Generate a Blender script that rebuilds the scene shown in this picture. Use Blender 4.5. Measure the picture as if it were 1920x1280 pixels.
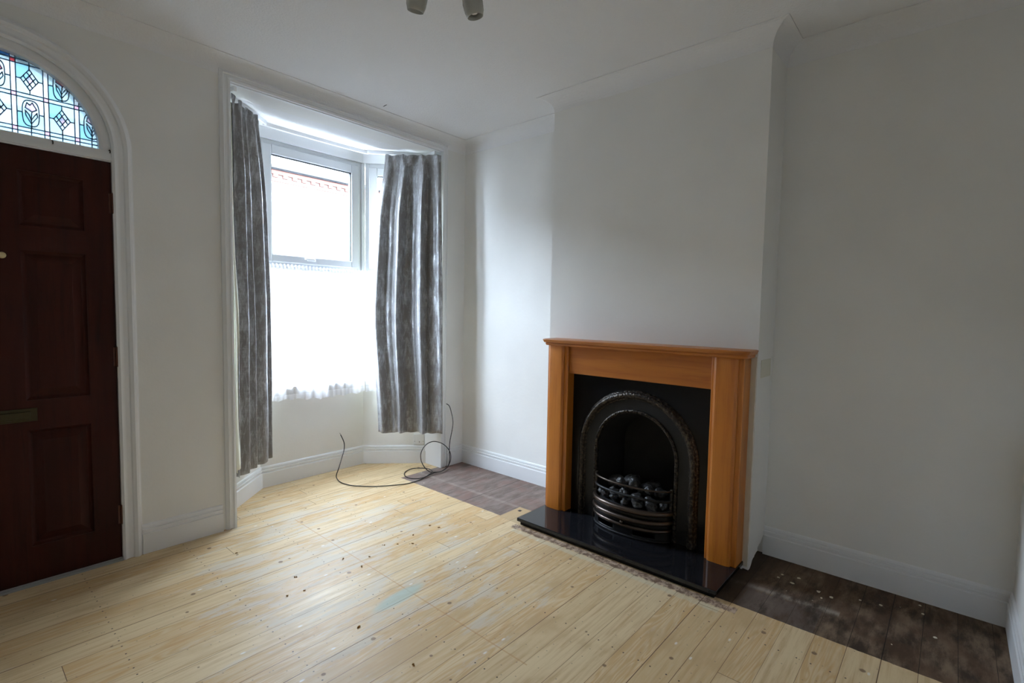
import bpy, bmesh, math, random
from mathutils import Vector, Matrix, noise

for o in list(bpy.data.objects): bpy.data.objects.remove(o)
SC = bpy.context.scene
COL = SC.collection
R = math.radians

# ------------------------------------------------------------------ camera
cam = bpy.data.cameras.new('camera')
cam.sensor_width = 36.0
cam.lens = 949.68 * 36.0 / 1920.0
cam.clip_start = 0.02
camo = bpy.data.objects.new('camera', cam)
COL.objects.link(camo)
_r = Vector((0.6586862, -0.75221475, 0.01747765))
_u = Vector((0.0344296, 0.05333677, 0.99798286))
_f = Vector((0.75162963, 0.65675579, -0.06103065))
CAM = Vector((-2.9379, -3.1116, 1.2918))
camo.matrix_world = Matrix(((_r.x, _u.x, -_f.x, CAM.x), (_r.y, _u.y, -_f.y, CAM.y),
                            (_r.z, _u.z, -_f.z, CAM.z), (0, 0, 0, 1)))
SC.camera = camo

# ------------------------------------------------------------------ world, exposure
w = bpy.data.worlds.new('overcast_sky'); SC.world = w; w.use_nodes = True
bg = w.node_tree.nodes['Background']
bg.inputs[0].default_value = (0.715, 0.86, 1.04, 1)
bg.inputs[1].default_value = 53.0
SC.view_settings.view_transform = 'Standard'
SC.view_settings.look = 'None'
SC.view_settings.exposure = 0.0
SC.view_settings.gamma = 1.0
SC.view_settings.use_curve_mapping = False
SC.cycles.max_bounces = 12
SC.cycles.diffuse_bounces = 6
SC.cycles.use_adaptive_sampling = True
SC.cycles.adaptive_threshold = 0.03
SC.cycles.transparent_max_bounces = 16
SC.cycles.transmission_bounces = 10
SC.cycles.sample_clamp_indirect = 6.0
SC.cycles.caustics_reflective = False
SC.cycles.caustics_refractive = False


def portal(name, centre, normal, sx, sz):
    l = bpy.data.lights.new(name, 'AREA'); l.shape = 'RECTANGLE'; l.size = sx; l.size_y = sz
    l.cycles.is_portal = True
    o = bpy.data.objects.new(name, l); COL.objects.link(o)
    o.location = centre
    o.rotation_euler = Vector(normal).to_track_quat('-Z', 'Z').to_euler()
    return o


portal('daylight_portal', (-1.026, 0.70, 1.58), (0, -1, 0), 0.84, 1.8)
portal('daylight_portal', (-0.33, 0.47, 1.58), (-0.69, -0.72, 0), 0.52, 1.8)
portal('daylight_portal', (-1.72, 0.47, 1.58), (0.69, -0.72, 0), 0.52, 1.8)


# ------------------------------------------------------------------ node helper
class V:
    def __init__(s, nt, sock): s.nt, s.k = nt, sock
    def _m(s, op, b=None, c=None, clamp=False):
        n = s.nt.nodes.new('ShaderNodeMath'); n.operation = op; n.use_clamp = clamp
        for i, a in enumerate((s, b, c)):
            if a is None: continue
            if isinstance(a, V): s.nt.links.new(a.k, n.inputs[i])
            else: n.inputs[i].default_value = a
        return V(s.nt, n.outputs[0])
    def __add__(s, b): return s._m('ADD', b)
    def __sub__(s, b): return s._m('SUBTRACT', b)
    def __mul__(s, b): return s._m('MULTIPLY', b)
    def __truediv__(s, b): return s._m('DIVIDE', b)
    def floor(s): return s._m('FLOOR')
    def fract(s): return s._m('FRACT')
    def abs(s): return s._m('ABSOLUTE')
    def lt(s, b): return s._m('LESS_THAN', b)
    def gt(s, b): return s._m('GREATER_THAN', b)
    def mn(s, b): return s._m('MINIMUM', b)
    def mx(s, b): return s._m('MAXIMUM', b)
    def sqrt(s): return s._m('SQRT')
    def inv(s): return V.const(s.nt, 1.0) - s
    def step(s, a, b):       # smooth ramp 0..1 from a to b
        n = s.nt.nodes.new('ShaderNodeMapRange'); n.interpolation_type = 'SMOOTHSTEP'
        s.nt.links.new(s.k, n.inputs[0]); n.inputs[1].default_value = a; n.inputs[2].default_value = b
        return V(s.nt, n.outputs[0])
    @staticmethod
    def const(nt, v):
        n = nt.nodes.new('ShaderNodeValue'); n.outputs[0].default_value = v
        return V(nt, n.outputs[0])


class Mat:
    def __init__(s, name, rough=0.5, color=(.8, .8, .8), metal=0.0, spec=0.5):
        s.m = bpy.data.materials.new(name); s.m.use_nodes = True
        s.nt = s.m.node_tree
        s.b = s.nt.nodes['Principled BSDF']
        s.b.inputs['Base Color'].default_value = (*color, 1)
        s.b.inputs['Roughness'].default_value = rough
        s.b.inputs['Metallic'].default_value = metal
        s.b.inputs['Specular IOR Level'].default_value = spec
        tc = s.nt.nodes.new('ShaderNodeTexCoord'); s.co = tc.outputs['Object']
        sp = s.nt.nodes.new('ShaderNodeSeparateXYZ'); s.nt.links.new(s.co, sp.inputs[0])
        s.x, s.y, s.z = (V(s.nt, sp.outputs[i]) for i in range(3))
    def vec(s, x, y, z=0.0):
        n = s.nt.nodes.new('ShaderNodeCombineXYZ')
        for i, a in enumerate((x, y, z)):
            if isinstance(a, V): s.nt.links.new(a.k, n.inputs[i])
            else: n.inputs[i].default_value = a
        return n.outputs[0]
    def noise(s, vec=None, scale=5.0, detail=3.0, rough=.5, dist=0.0):
        n = s.nt.nodes.new('ShaderNodeTexNoise')
        s.nt.links.new(vec if vec is not None else s.co, n.inputs['Vector'])
        n.inputs['Scale'].default_value = scale; n.inputs['Detail'].default_value = detail
        n.inputs['Roughness'].default_value = rough; n.inputs['Distortion'].default_value = dist
        return V(s.nt, n.outputs[0])
    def rnd(s, v, seed=0.0):
        n = s.nt.nodes.new('ShaderNodeTexWhiteNoise'); n.noise_dimensions = '2D'
        s.nt.links.new(s.vec(v, seed), n.inputs['Vector'])
        return V(s.nt, n.outputs['Value'])
    def voro(s, vec, scale):
        n = s.nt.nodes.new('ShaderNodeTexVoronoi'); n.voronoi_dimensions = '2D'
        s.nt.links.new(vec, n.inputs['Vector']); n.inputs['Scale'].default_value = scale
        sp = s.nt.nodes.new('ShaderNodeSeparateColor'); s.nt.links.new(n.outputs['Color'], sp.inputs[0])
        return V(s.nt, n.outputs['Distance']), V(s.nt, sp.outputs[0]), V(s.nt, sp.outputs[1])
    def mix(s, f, a, b):
        n = s.nt.nodes.new('ShaderNodeMix'); n.data_type = 'RGBA'
        if isinstance(f, V): s.nt.links.new(f.k, n.inputs[0])
        else: n.inputs[0].default_value = f
        for i, c in ((6, a), (7, b)):
            if isinstance(c, tuple): n.inputs[i].default_value = (*c, 1)
            else: s.nt.links.new(c, n.inputs[i])
        return n.outputs[2]
    def base(s, c): s.nt.links.new(c, s.b.inputs['Base Color']); return s
    def link(s, v, name): s.nt.links.new(v.k, s.b.inputs[name]); return s
    def bump(s, v, strength=.3, dist=.002):
        n = s.nt.nodes.new('ShaderNodeBump'); n.inputs['Strength'].default_value = strength
        n.inputs['Distance'].default_value = dist
        s.nt.links.new(v.k, n.inputs['Height']); s.nt.links.new(n.outputs[0], s.b.inputs['Normal'])
        return s


def wall_mat(name, col, bump=.25, scale=60, rough=.85, spec=.3):
    m = Mat(name, rough, col, spec=spec)
    n = m.noise(scale=scale, detail=4); big = m.noise(scale=2.3, detail=3)
    m.base(m.mix(big.step(.3, .75), col, tuple(c * .95 for c in col)))
    m.bump(n * .5 + big * 1.2, bump, .004)
    return m.m


M = {}
M['wall'] = wall_mat('emulsion_wall', (.85, .845, .82))
M['wall_side'] = wall_mat('emulsion_wall_chimney', (.86, .855, .83), .35, 45)
M['ceiling'] = None
M['plaster'] = wall_mat('bare_plaster', (.66, .61, .50), .6, 30)
M['white'] = Mat('white_gloss', .32, (.84, .85, .86)).m
M['upvc'] = Mat('white_frame', .3, (.66, .68, .70)).m

def _ray(u, v, z):
    d = _f + _r * ((u - 960) / 949.68) + _u * ((640 - v) / 949.68)
    return CAM + d * ((z - CAM.z) / d.z)
_d = (_ray(732, 195, 2.647) - _ray(716, 204, 2.647)).normalized(); CRX, CRY = _d.x, _d.y
c = Mat('ceiling_paint', .9, (.85, .85, .855), spec=.2)
n1 = c.noise(scale=90, detail=3, rough=.7)
dx = (c.x + .892) * CRX + (c.y + .157) * CRY; dy = (c.x + .892) * -CRY + (c.y + .157) * CRX
crk = ((dx * dx * (1 / .026 ** 2) + dy * dy * (1 / .004 ** 2)).lt(1.0))
c.base(c.mix(crk, (.85, .85, .855), (.12, .12, .12)))
c.bump(n1, .7, .005)
M['ceiling'] = c.m


def floor_mat():
    m = Mat('bare_pine_floorboards', .4, (.6, .5, .3), spec=.14)
    x, y = m.x, m.y
    P = .1093
    t = (y + (2.094 + 50 * P)) / P
    idx = t.floor(); fr = t.fract()
    e = fr.mn(fr.inv()) * P
    sw = m.rnd((t + .5).floor(), 3.1)
    seam = (e - (sw * sw * .0013 + .0005)).lt(0)
    xx = (x + m.rnd(idx, 9.7) * 7.0 + 20.0) / 6.5
    bx = xx.fract(); be = bx.mn(bx.inv()) * 6.5
    joint = be.lt(.0011)
    bid = idx + xx.floor() * 17.3
    r1 = m.rnd(bid, 1.3); r2 = m.rnd(bid, 5.9)
    gv = m.vec(x * 2.2 + r1 * 30, y * 34 + r2 * 10, 0)
    grain = m.noise(gv, 1.6, 5, .62, .4)
    gv2 = m.vec(x * 1.1 + r2 * 30, y * 11 + r1 * 10, 0)
    fig = m.noise(gv2, 1.3, 2, .5, 1.2)
    rings = ((fig * 9.0).fract() - .5).abs().step(.0, .5)
    col = m.mix(r1, (.70, .54, .325), (.62, .46, .26))
    col = m.mix(grain.step(.40, .80), col, (.50, .33, .17))
    col = m.mix(rings * r2.step(.35, .7) * .6, col, (.55, .32, .13))
    blot = m.noise(m.vec(x, y * 1.6, 0), 2.6, 4, .6)
    col = m.mix(blot.step(.50, .68) * .75, col, (.52, .36, .19))
    # worn bare patches with their own ragged shape along the boards
    wear = m.noise(m.vec(x * 1.6, y * 7, 3.0), 2.2, 5, .7)
    zone = ((x + 1.55) * (x + 1.55) * 1.2 + (y + .75) * (y + .75) * .55).step(1.1, .15)
    wearm = (wear + zone * .17).step(.62, .76)
    col = m.mix(wearm * .6, col, (.60, .55, .46))
    # knots, nail marks, specks
    kd, ka, kb = m.voro(m.vec(x, y, 0), 5.5)
    ks = ka * .038 + .018 + (grain - .5) * .02
    knot = (kd - ks).step(.016, -.012) * kb.gt(.62)
    col = m.mix(knot * .85, col, (.21, .13, .08))
    sd, sa, sb = m.voro(m.vec(x + 3, y, 0), 26)
    speck = sd.lt(.07) * sb.gt(.80)
    col = m.mix(speck * .6, col, (.25, .19, .14))
    td, ta, tb = m.voro(m.vec(x * .8, y * 1.7, 0), 8)
    tear = (td.step(.085, .03)) * tb.gt(.93)
    col = m.mix(tear * .8, col, (.78, .75, .70))
    jx = ((x + .2) / .42).fract() * .42 - .21
    jy = (fr - .5).abs() * P - .031
    nail = (jx * jx + jy * jy).lt(.0032 ** 2)
    col = m.mix(nail, col, (.10, .07, .05))
    # thin orange line running towards the window, green paint smear
    ln = (x + 1.527 + y * -.012).abs().lt(.0032) * y.lt(-.15) * y.gt(-2.0)
    col = m.mix(ln * .55, col, (.50, .27, .12))
    gx = (x + 1.60) * .95 + (y + 1.30) * .25; gy = (y + 1.30) - (x + 1.60) * .12
    gr = (gx * gx * (1 / .15 ** 2) + gy * gy * (1 / .045 ** 2) + wear * .8 - .4).step(1.2, .3)
    col = m.mix(gr * .7, col, (.40, .50, .43))
    # old dark boards of the alcoves
    wob = (m.noise(m.vec(x, y, 7.0), 30, 2) - .5) * .006
    dk = (x + wob).gt(-.621) * y.lt(.02)
    pat = x.gt(-.64) * x.lt(-.43) * y.gt(-1.20) * y.lt(-1.015)
    dk = dk * pat.inv()
    dn = m.noise(m.vec(x * 3, y * 9, 1.0), 2.4, 5, .65)
    dn2 = m.noise(m.vec(x * 1.5, y * 2, 9.0), 3.0, 4, .6)
    da = m.mix(dn.step(.3, .7), (.16, .118, .10), (.26, .205, .175))
    da = m.mix(dn2.step(.45, .65) * .7, da, (.23, .14, .115))
    stripe = (x + .44).abs().step(.03, .0)
    da = m.mix(stripe * .4 * dn2.step(.3, .6), da, (.42, .37, .31))
    db = m.mix(dn.step(.35, .68), (.05, .034, .024), (.21, .145, .095))
    db = m.mix(dn2.step(.42, .6) * .6, db, (.10, .055, .033))
    gz = (y.gt(-2.74)) * ((x + .36 + dn * .14).lt(0)) * y.lt(-2.44)
    db = m.mix(gz * dn.step(.25, .6) * .55, db, (.13, .11, .10))
    st2 = (x + .40 + (y + 2.6) * .05).abs().step(.035, .0) * y.gt(-2.80)
    db = m.mix(st2 * dn.step(.3, .6) * .7, db, (.34, .30, .26))
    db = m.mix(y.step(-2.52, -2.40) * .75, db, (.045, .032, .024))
    dcol = m.mix(y.lt(-1.6), da, db)
    wc = m.noise(m.vec(x, y, 2), 34, 1, .5)
    dcol = m.mix(wc.step(.79, .80), dcol, (.62, .56, .44))
    col = m.mix(dk, col, dcol)
    # newer square of board beside the hearth with a dark hole
    col = m.mix(pat * .8, col, (.50, .36, .20))
    hole = (x + .478).abs().lt(.012) * (y + 1.055).abs().lt(.011)
    col = m.mix(hole, col, (.03, .02, .02))
    # plaster and grime residue along the hearth front
    gn = m.noise(m.vec(x * 1, y * 1, 4), 28, 5, .7)
    strip = ((x + .675).abs() + (gn - .5) * .06).step(.032, .016) * y.lt(-1.17) * y.gt(-2.46)
    pal = ((x + .72).abs() + (gn - .5) * .05).step(.03, .012) * y.lt(-1.2) * y.gt(-2.4)
    col = m.mix(pal * .45, col, (.60, .58, .44))
    col = m.mix(strip, col, m.mix(gn.step(.42, .6), (.17, .105, .07), (.50, .37, .27)))
    sj = (seam.mx(joint))
    sc = m.mix(dk, (.16, .09, .05), (.025, .018, .014))
    sjc = m.mix(sj, col, sc)
    m.base(sjc)
    ro = grain * .25 + .30 + wearm * .08 + dk * .22 + knot * .1
    m.link(ro, 'Roughness')
    m.bump(grain * .15 - sj * 1.6 - knot * .1, .6, .003)
    return m.m


M['floor'] = floor_mat()


def wood_mat(name, a, b, dark, rough, axis='z', sc=1.0, coat=0.0):
    m = Mat(name, rough, a)
    ax = {'z': (m.x, m.y, m.z), 'y': (m.x, m.z, m.y), 'x': (m.y, m.z, m.x)}[axis]
    v = m.vec(ax[0] * 26 * sc, ax[1] * 26 * sc, ax[2] * 1.7 * sc)
    g = m.noise(v, 1.6, 6, .65, .5)
    v2 = m.vec(ax[0] * 7 * sc, ax[1] * 7 * sc, ax[2] * .8 * sc)
    h = m.noise(v2, 1.5, 2, .5, .8)
    c = m.mix(h.step(.35, .7), a, b)
    c = m.mix(g.step(.45, .8), c, dark)
    m.base(c); m.bump(g, .08, .001)
    m.b.inputs['Coat Weight'].default_value = coat
    m.b.inputs['Coat Roughness'].default_value = .25
    return m.m


M['door'] = wood_mat('mahogany_varnish', (.045, .008, .004), (.031, .0055, .003), (.018, .004, .002), .45, 'z', 1.0)
M['doorp'] = M['door']
M['door'].node_tree.nodes['Principled BSDF'].inputs['Specular IOR Level'].default_value = .18
M['oak_v'] = wood_mat('honey_oak_upright', (.52, .178, .020), (.46, .145, .014), (.38, .105, .009), .38, 'z', 1.0, .25)
M['oak_h'] = wood_mat('honey_oak_lengthwise', (.46, .150, .017), (.40, .122, .012), (.32, .088, .008), .38, 'y', 1.0, .25)

g = Mat('black_granite', .09, (.012, .012, .014))
gn = g.noise(scale=260, detail=2)
g.base(g.mix(gn.step(.6, .72), (.010, .010, .012), (.035, .035, .04)))
M['granite'] = g.m
g = Mat('black_granite_upright', .2, (.008, .008, .009), spec=.25)
M['granite_p'] = g.m
i = Mat('cast_iron', .42, (.011, .011, .011), metal=.2, spec=.35)
i.bump(i.noise(scale=160, detail=2), .25, .002)
M['iron'] = i.m
i = Mat('hammered_iron', .36, (.05, .042, .034), metal=.75)
ib = i.noise(scale=75, detail=2)
i.base(i.mix(ib.step(.4, .7), (.022, .019, .017), (.085, .068, .05)))
i.bump(ib, .9, .006)
M['iron_rim'] = i.m
i = Mat('polished_iron_moulding', .30, (.085, .065, .052), metal=.85)
M['iron_band'] = i.m
i = Mat('sooty_iron', .8, (.010, .010, .010))
i.bump(i.noise(scale=30, detail=3), .4, .004)
M['soot'] = i.m
i = Mat('coal', .45, (.07, .068, .068))
i.base(i.mix(i.noise(scale=40, detail=4).step(.4, .65), (.015, .015, .016), (.06, .057, .055)))
i.bump(i.noise(scale=60, detail=4), .6, .006)
M['coal'] = i.m


def fabric_mat():
    m = Mat('crushed_silver_velvet', .5, (.2, .2, .2))
    x, y, z = m.x, m.y, m.z
    a = m.noise(m.vec(x * 22, y * 22, z * 5), 2.0, 6, .74, .9)
    b = m.noise(m.vec(x * 7, y * 7, z * 90), 1.4, 4, .7, .3)
    c2 = m.noise(m.vec(x * 3, y * 3, z * 2.2), 2.4, 3, .6)
    pr = (a * .75 + b * .12 + c2 * .42 - .15).step(.42, .68)
    m.base(m.mix(pr, (.235, .225, .22), (.58, .60, .63)))
    m.link(pr * .60 + .08, 'Metallic')
    m.link(pr * -.14 + .46, 'Roughness')
    m.b.inputs['Sheen Weight'].default_value = .35
    m.b.inputs['Sheen Roughness'].default_value = .4
    m.bump(a + b * .3, .25, .002)
    return m.m


M['fabric'] = fabric_mat()
m = Mat('cream_lining', .8, (.72, .71, .58)); M['lining'] = m.m


def mixshader(name, parts):
    """parts: list of (weight, type, color, rough)"""
    m = bpy.data.materials.new(name); m.use_nodes = True; nt = m.node_tree
    nt.nodes.remove(nt.nodes['Principled BSDF']); out = nt.nodes['Material Output']
    cur = None; acc = 0
    for wt, ty, colr, ro in parts:
        n = nt.nodes.new(ty); n.inputs['Color'].default_value = (*colr, 1)
        if ro is not None and 'Roughness' in n.inputs: n.inputs['Roughness'].default_value = ro
        if cur is None: cur = n.outputs[0]; acc = wt
        else:
            mx = nt.nodes.new('ShaderNodeMixShader'); mx.inputs[0].default_value = wt / (acc + wt)
            nt.links.new(cur, mx.inputs[1]); nt.links.new(n.outputs[0], mx.inputs[2])
            cur = mx.outputs[0]; acc += wt
    nt.links.new(cur, out.inputs[0])
    return m


TR, TL, GL, DF = 'ShaderNodeBsdfTransparent', 'ShaderNodeBsdfTranslucent', 'ShaderNodeBsdfGlossy', 'ShaderNodeBsdfDiffuse'
M['glass'] = mixshader('window_glass', [(.93, TR, (1, 1, 1), None), (.07, GL, (1, 1, 1), .02)])
M['net'] = mixshader('white_voile', [(.50, TR, (1, 1, 1), None), (.36, TL, (.95, .95, .98), None), (.14, DF, (.93, .93, .97), None)])
M['net_hem'] = mixshader('white_lace', [(.25, TR, (1, 1, 1), None), (.45, TL, (.95, .95, .98), None), (.30, DF, (.93, .93, .97), None)])
M['opal'] = Mat('opal_glass', .18, (.42, .42, .38)).m
M['bulb'] = Mat('bulb_glass', .15, (.85, .82, .78)).m
for k, cc in {'cyan': (.33, .72, .85), 'pale': (.62, .85, .90), 'white': (.85, .95, .97), 'blue': (.05, .22, .55), 'red': (.85, .10, .13), 'pink': (.95, .55, .70)}.items():
    M['g_' + k] = mixshader('stained_glass_' + k, [(.50, TR, tuple(q * .022 for q in cc), None), (.45, TL, tuple(q * .21 for q in cc), None), (.05, GL, (1, 1, 1), .1)])
M['f_red'] = mixshader('red_petal_glass', [(1, TR, (.95, .22, .25), None)])
M['f_pink'] = mixshader('pink_petal_glass', [(1, TR, (.95, .62, .72), None)])
M['lead'] = Mat('lead_came', .5, (.05, .13, .26), metal=.3).m
M['rubber'] = Mat('black_cable_sheath', .4, (.012, .012, .012)).m
M['brass'] = Mat('tarnished_brass', .5, (.045, .036, .014), metal=.6).m
M['brass_b'] = Mat('bright_brass', .3, (.65, .55, .30), metal=.8).m
M['hinge'] = Mat('painted_hinge', .5, (.10, .035, .02), metal=.3).m
M['dark'] = Mat('dark_gap', .9, (.02, .017, .015)).m
M['metal'] = Mat('grey_threshold', .45, (.35, .36, .35), metal=.4).m
M['plate'] = Mat('aged_plate', .6, (.72, .70, .60)).m
M['amber'] = Mat('amber_adhesive', .35, (.30, .15, .03)).m
M['flake'] = Mat('paint_flake', .8, (.66, .60, .46)).m
M['gasket'] = Mat('black_gasket', .6, (.03, .035, .04)).m


def brick_mat():
    m = Mat('pale_brick', .9, (.7, .6, .45))
    n = m.nt.nodes.new('ShaderNodeTexBrick')
    m.nt.links.new(m.vec(m.x, m.z, 0), n.inputs['Vector'])
    n.inputs['Scale'].default_value = 1.0
    n.inputs['Brick Width'].default_value = .225; n.inputs['Row Height'].default_value = .075
    n.inputs['Mortar Size'].default_value = .008
    n.inputs['Color1'].default_value = (.080, .071, .056, 1)
    n.inputs['Color2'].default_value = (.076, .069, .057, 1)
    n.inputs['Mortar'].default_value = (.078, .075, .068, 1)
    m.base(n.outputs['Color'])
    return m.m


M['brick'] = brick_mat()
M['redbrick'] = Mat('red_brick', .9, (.085, .024, .016)).m
M['gutter'] = Mat('dark_gutter', .7, (.016, .018, .02)).m
M['slate'] = Mat('slate', .6, (.10, .11, .12)).m
M['tarmac'] = Mat('tarmac', .9, (.03, .03, .03)).m


# ------------------------------------------------------------------ mesh helpers
def obj(name, bm, mat, parent=None, smooth=False, bevel=0, solid=0):
    bmesh.ops.recalc_face_normals(bm, faces=bm.faces)
    me = bpy.data.meshes.new(name); bm.to_mesh(me); bm.free()
    for mm in (mat if isinstance(mat, list) else [mat]): me.materials.append(mm)
    if smooth:
        for p in me.polygons: p.use_smooth = True
    o = bpy.data.objects.new(name, me); COL.objects.link(o)
    if parent:
        o.parent = parent
        wl = Vector(parent.location)
        if parent.parent: wl = wl + parent.parent.location
        pm = Matrix.Translation(wl)
        me.transform(pm.inverted())
    if solid:
        s = o.modifiers.new('s', 'SOLIDIFY'); s.thickness = solid; s.offset = 0
    if bevel:
        b = o.modifiers.new('b', 'BEVEL'); b.width = bevel; b.segments = 2; b.limit_method = 'ANGLE'
    if smooth and smooth != True:
        pass
    return o


def struct(o): o['kind'] = 'structure'; return o


def tag(o, label, cat, group=None):
    o['label'] = label; o['category'] = cat
    if group: o['group'] = group
    return o


def empty(name, loc=(0, 0, 0)):
    o = bpy.data.objects.new(name, None); COL.objects.link(o); o.location = loc
    o.empty_display_size = .05
    return o


def box(bm, x0, x1, y0, y1, z0, z1):
    v = [bm.verts.new(p) for p in ((x0, y0, z0), (x1, y0, z0), (x1, y1, z0), (x0, y1, z0),
                                   (x0, y0, z1), (x1, y0, z1), (x1, y1, z1), (x0, y1, z1))]
    for f in ((0, 1, 2, 3), (4, 5, 6, 7), (0, 1, 5, 4), (1, 2, 6, 5), (2, 3, 7, 6), (3, 0, 4, 7)):
        bm.faces.new([v[i] for i in f])
    return v


def bx(*a):
    bm = bmesh.new(); box(bm, *a); return bm


def boxes(lst):
    bm = bmesh.new()
    for a in lst: box(bm, *a)
    return bm


def prism(bm, pts, z0, z1):
    lo = [bm.verts.new((p[0], p[1], z0)) for p in pts]; hi = [bm.verts.new((p[0], p[1], z1)) for p in pts]
    bm.faces.new(lo); bm.faces.new(hi)
    n = len(pts)
    for i in range(n): bm.faces.new((lo[i], lo[(i + 1) % n], hi[(i + 1) % n], hi[i]))


def offs(path, d, side=1):
    """offset open plan polyline to its left (side=1) by d with mitres"""
    P = [Vector(p) for p in path]; N = []
    for a, b in zip(P, P[1:]):
        t = (b - a).normalized(); N.append(Vector((-t.y, t.x)) * side)
    out = []
    for i, p in enumerate(P):
        if i == 0: m = N[0]
        elif i == len(P) - 1: m = N[-1]
        else: m = (N[i - 1] + N[i]) / (1 + N[i - 1].dot(N[i]))
        out.append(p + m * d)
    return out


def sweep(path, prof, side=1, caps=True):
    """prof: list of (offset, z) closed"""
    bm = bmesh.new(); rows = []
    for d, z in prof:
        rows.append([bm.verts.new((p.x, p.y, z)) for p in offs(path, d, side)])
    n = len(prof)
    for k in range(n):
        a, b = rows[k], rows[(k + 1) % n]
        for i in range(len(path) - 1): bm.faces.new((a[i], a[i + 1], b[i + 1], b[i]))
    if caps:
        bm.faces.new([r[0] for r in rows]); bm.faces.new([r[-1] for r in rows])
    return bm


def tube(bm, pts, r, n=10, cap=True):
    pts = [Vector(p) for p in pts]; rings = []
    up = Vector((0, 0, 1)); prev = None
    for i, p in enumerate(pts):
        a = pts[max(0, i - 1)]; b = pts[min(len(pts) - 1, i + 1)]
        t = (b - a).normalized()
        if prev is None:
            s = t.cross(up)
            if s.length < .05: s = t.cross(Vector((1, 0, 0)))
        else:
            s = prev - t * prev.dot(t)
        s.normalize(); prev = s; q = t.cross(s)
        rr = r[i] if isinstance(r, (list, tuple)) else r
        rings.append([bm.verts.new(p + (s * math.cos(2 * math.pi * k / n) + q * math.sin(2 * math.pi * k / n)) * rr) for k in range(n)])
    for a, b in zip(rings, rings[1:]):
        for k in range(n): bm.faces.new((a[k], a[(k + 1) % n], b[(k + 1) % n], b[k]))
    if cap: bm.faces.new(rings[0]); bm.faces.new(rings[-1])


def catmull(P, n=8):
    P = [Vector(p) for p in P]; out = []
    for i in range(len(P) - 1):
        p0 = P[max(i - 1, 0)]; p1 = P[i]; p2 = P[i + 1]; p3 = P[min(i + 2, len(P) - 1)]
        for k in range(n):
            t = k / n
            out.append(.5 * ((2 * p1) + (p2 - p0) * t + (2 * p0 - 5 * p1 + 4 * p2 - p3) * t * t + (3 * p1 - p0 - 3 * p2 + p3) * t ** 3))
    out.append(P[-1])
    return out


def lathe(bm, prof, origin, axis, n=24, cap0=False, cap1=False):
    """prof: (radius, along)"""
    ax = Vector(axis).normalized(); s = ax.cross(Vector((0, 0, 1)))
    if s.length < .01: s = Vector((1, 0, 0))
    s.normalize(); q = ax.cross(s); o = Vector(origin); rings = []
    for r, h in prof:
        rings.append([bm.verts.new(o + ax * h + (s * math.cos(2 * math.pi * k / n) + q * math.sin(2 * math.pi * k / n)) * max(r, 1e-4)) for k in range(n)])
    for a, b in zip(rings, rings[1:]):
        for k in range(n): bm.faces.new((a[k], a[(k + 1) % n], b[(k + 1) % n], b[k]))
    if cap0: bm.faces.new(rings[0])
    if cap1: bm.faces.new(rings[-1])


def arch_wall(bm, u0, u1, v0, v1, uc, r, vs, d0, d1, P, n=40):
    """solid slab with a round-headed opening; P(u,v,d)->xyz. opening runs down to v0"""
    arc = [(uc - r * math.cos(math.pi * k / n), vs + r * math.sin(math.pi * k / n)) for k in range(n + 1)]
    inner = [(uc - r, v0)] + arc + [(uc + r, v0)]
    def pair(p): return bm.verts.new(P(p[0], p[1], d0)), bm.verts.new(P(p[0], p[1], d1))
    A = [pair(p) for p in inner]
    T = [pair((p[0], v1)) for p in arc]
    L0, L1 = pair((u0, v0)), pair((u0, v1)); R0, R1 = pair((u1, v0)), pair((u1, v1))
    for s in (0, 1):
        bm.faces.new((L0[s], A[0][s], A[1][s], T[0][s], L1[s]))
        bm.faces.new((R0[s], A[-1][s], A[-2][s], T[-1][s], R1[s]))
        for k in range(n): bm.faces.new((A[1 + k][s], A[2 + k][s], T[k + 1][s], T[k][s]))
    for k in range(len(A) - 1): bm.faces.new((A[k][0], A[k + 1][0], A[k + 1][1], A[k][1]))
    ring = [A[0], L0, L1] + T + [R1, R0, A[-1]]
    for a, b in zip(ring, ring[1:]):
        bm.faces.new((a[0], b[0], b[1], a[1]))


def arch_sweep(bm, prof, uc, vs, v0, P, n=48, closed=False):
    """prof: list of (radius, depth), swept round a round-headed arch"""
    rows = []
    for r, d in prof:
        pts = [(uc - r, v0)] + [(uc - r * math.cos(math.pi * k / n), vs + r * math.sin(math.pi * k / n)) for k in range(n + 1)] + [(uc + r, v0)]
        rows.append([bm.verts.new(P(a, b, d)) for a, b in pts])
    m = len(rows)
    for k in range(m if closed else m - 1):
        a, b = rows[k], rows[(k + 1) % m]
        for i in range(len(a) - 1): bm.faces.new((a[i], a[i + 1], b[i + 1], b[i]))
    if closed:
        bm.faces.new([q[0] for q in rows]); bm.faces.new([q[-1] for q in rows])
    return rows


def unproj(u, v, axis, val):
    x, y = (u - 960) / 949.68, (640 - v) / 949.68
    d = _f + _r * x + _u * y
    t = (val - CAM[axis]) / d[axis]
    return CAM + d * t


# ================================================================== ROOM SHELL
HC = 2.647
XL, YB = -3.75, -3.355
DCX, DR = -2.733, .388          # door centre line, opening half width
AZ = 2.025                      # springing of the fanlight arch
BL, BR, BH, WT = -1.82, -.24, 2.531, .19   # bay opening, head, wall thickness

struct(obj('floor', boxes([(XL - .1, .1, YB - .1, .66, -.12, 0)]), M['floor']))
struct(obj('ceiling', boxes([(XL - .15, .2, YB - .15, .19, HC, HC + .2)]), M['ceiling']))

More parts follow.
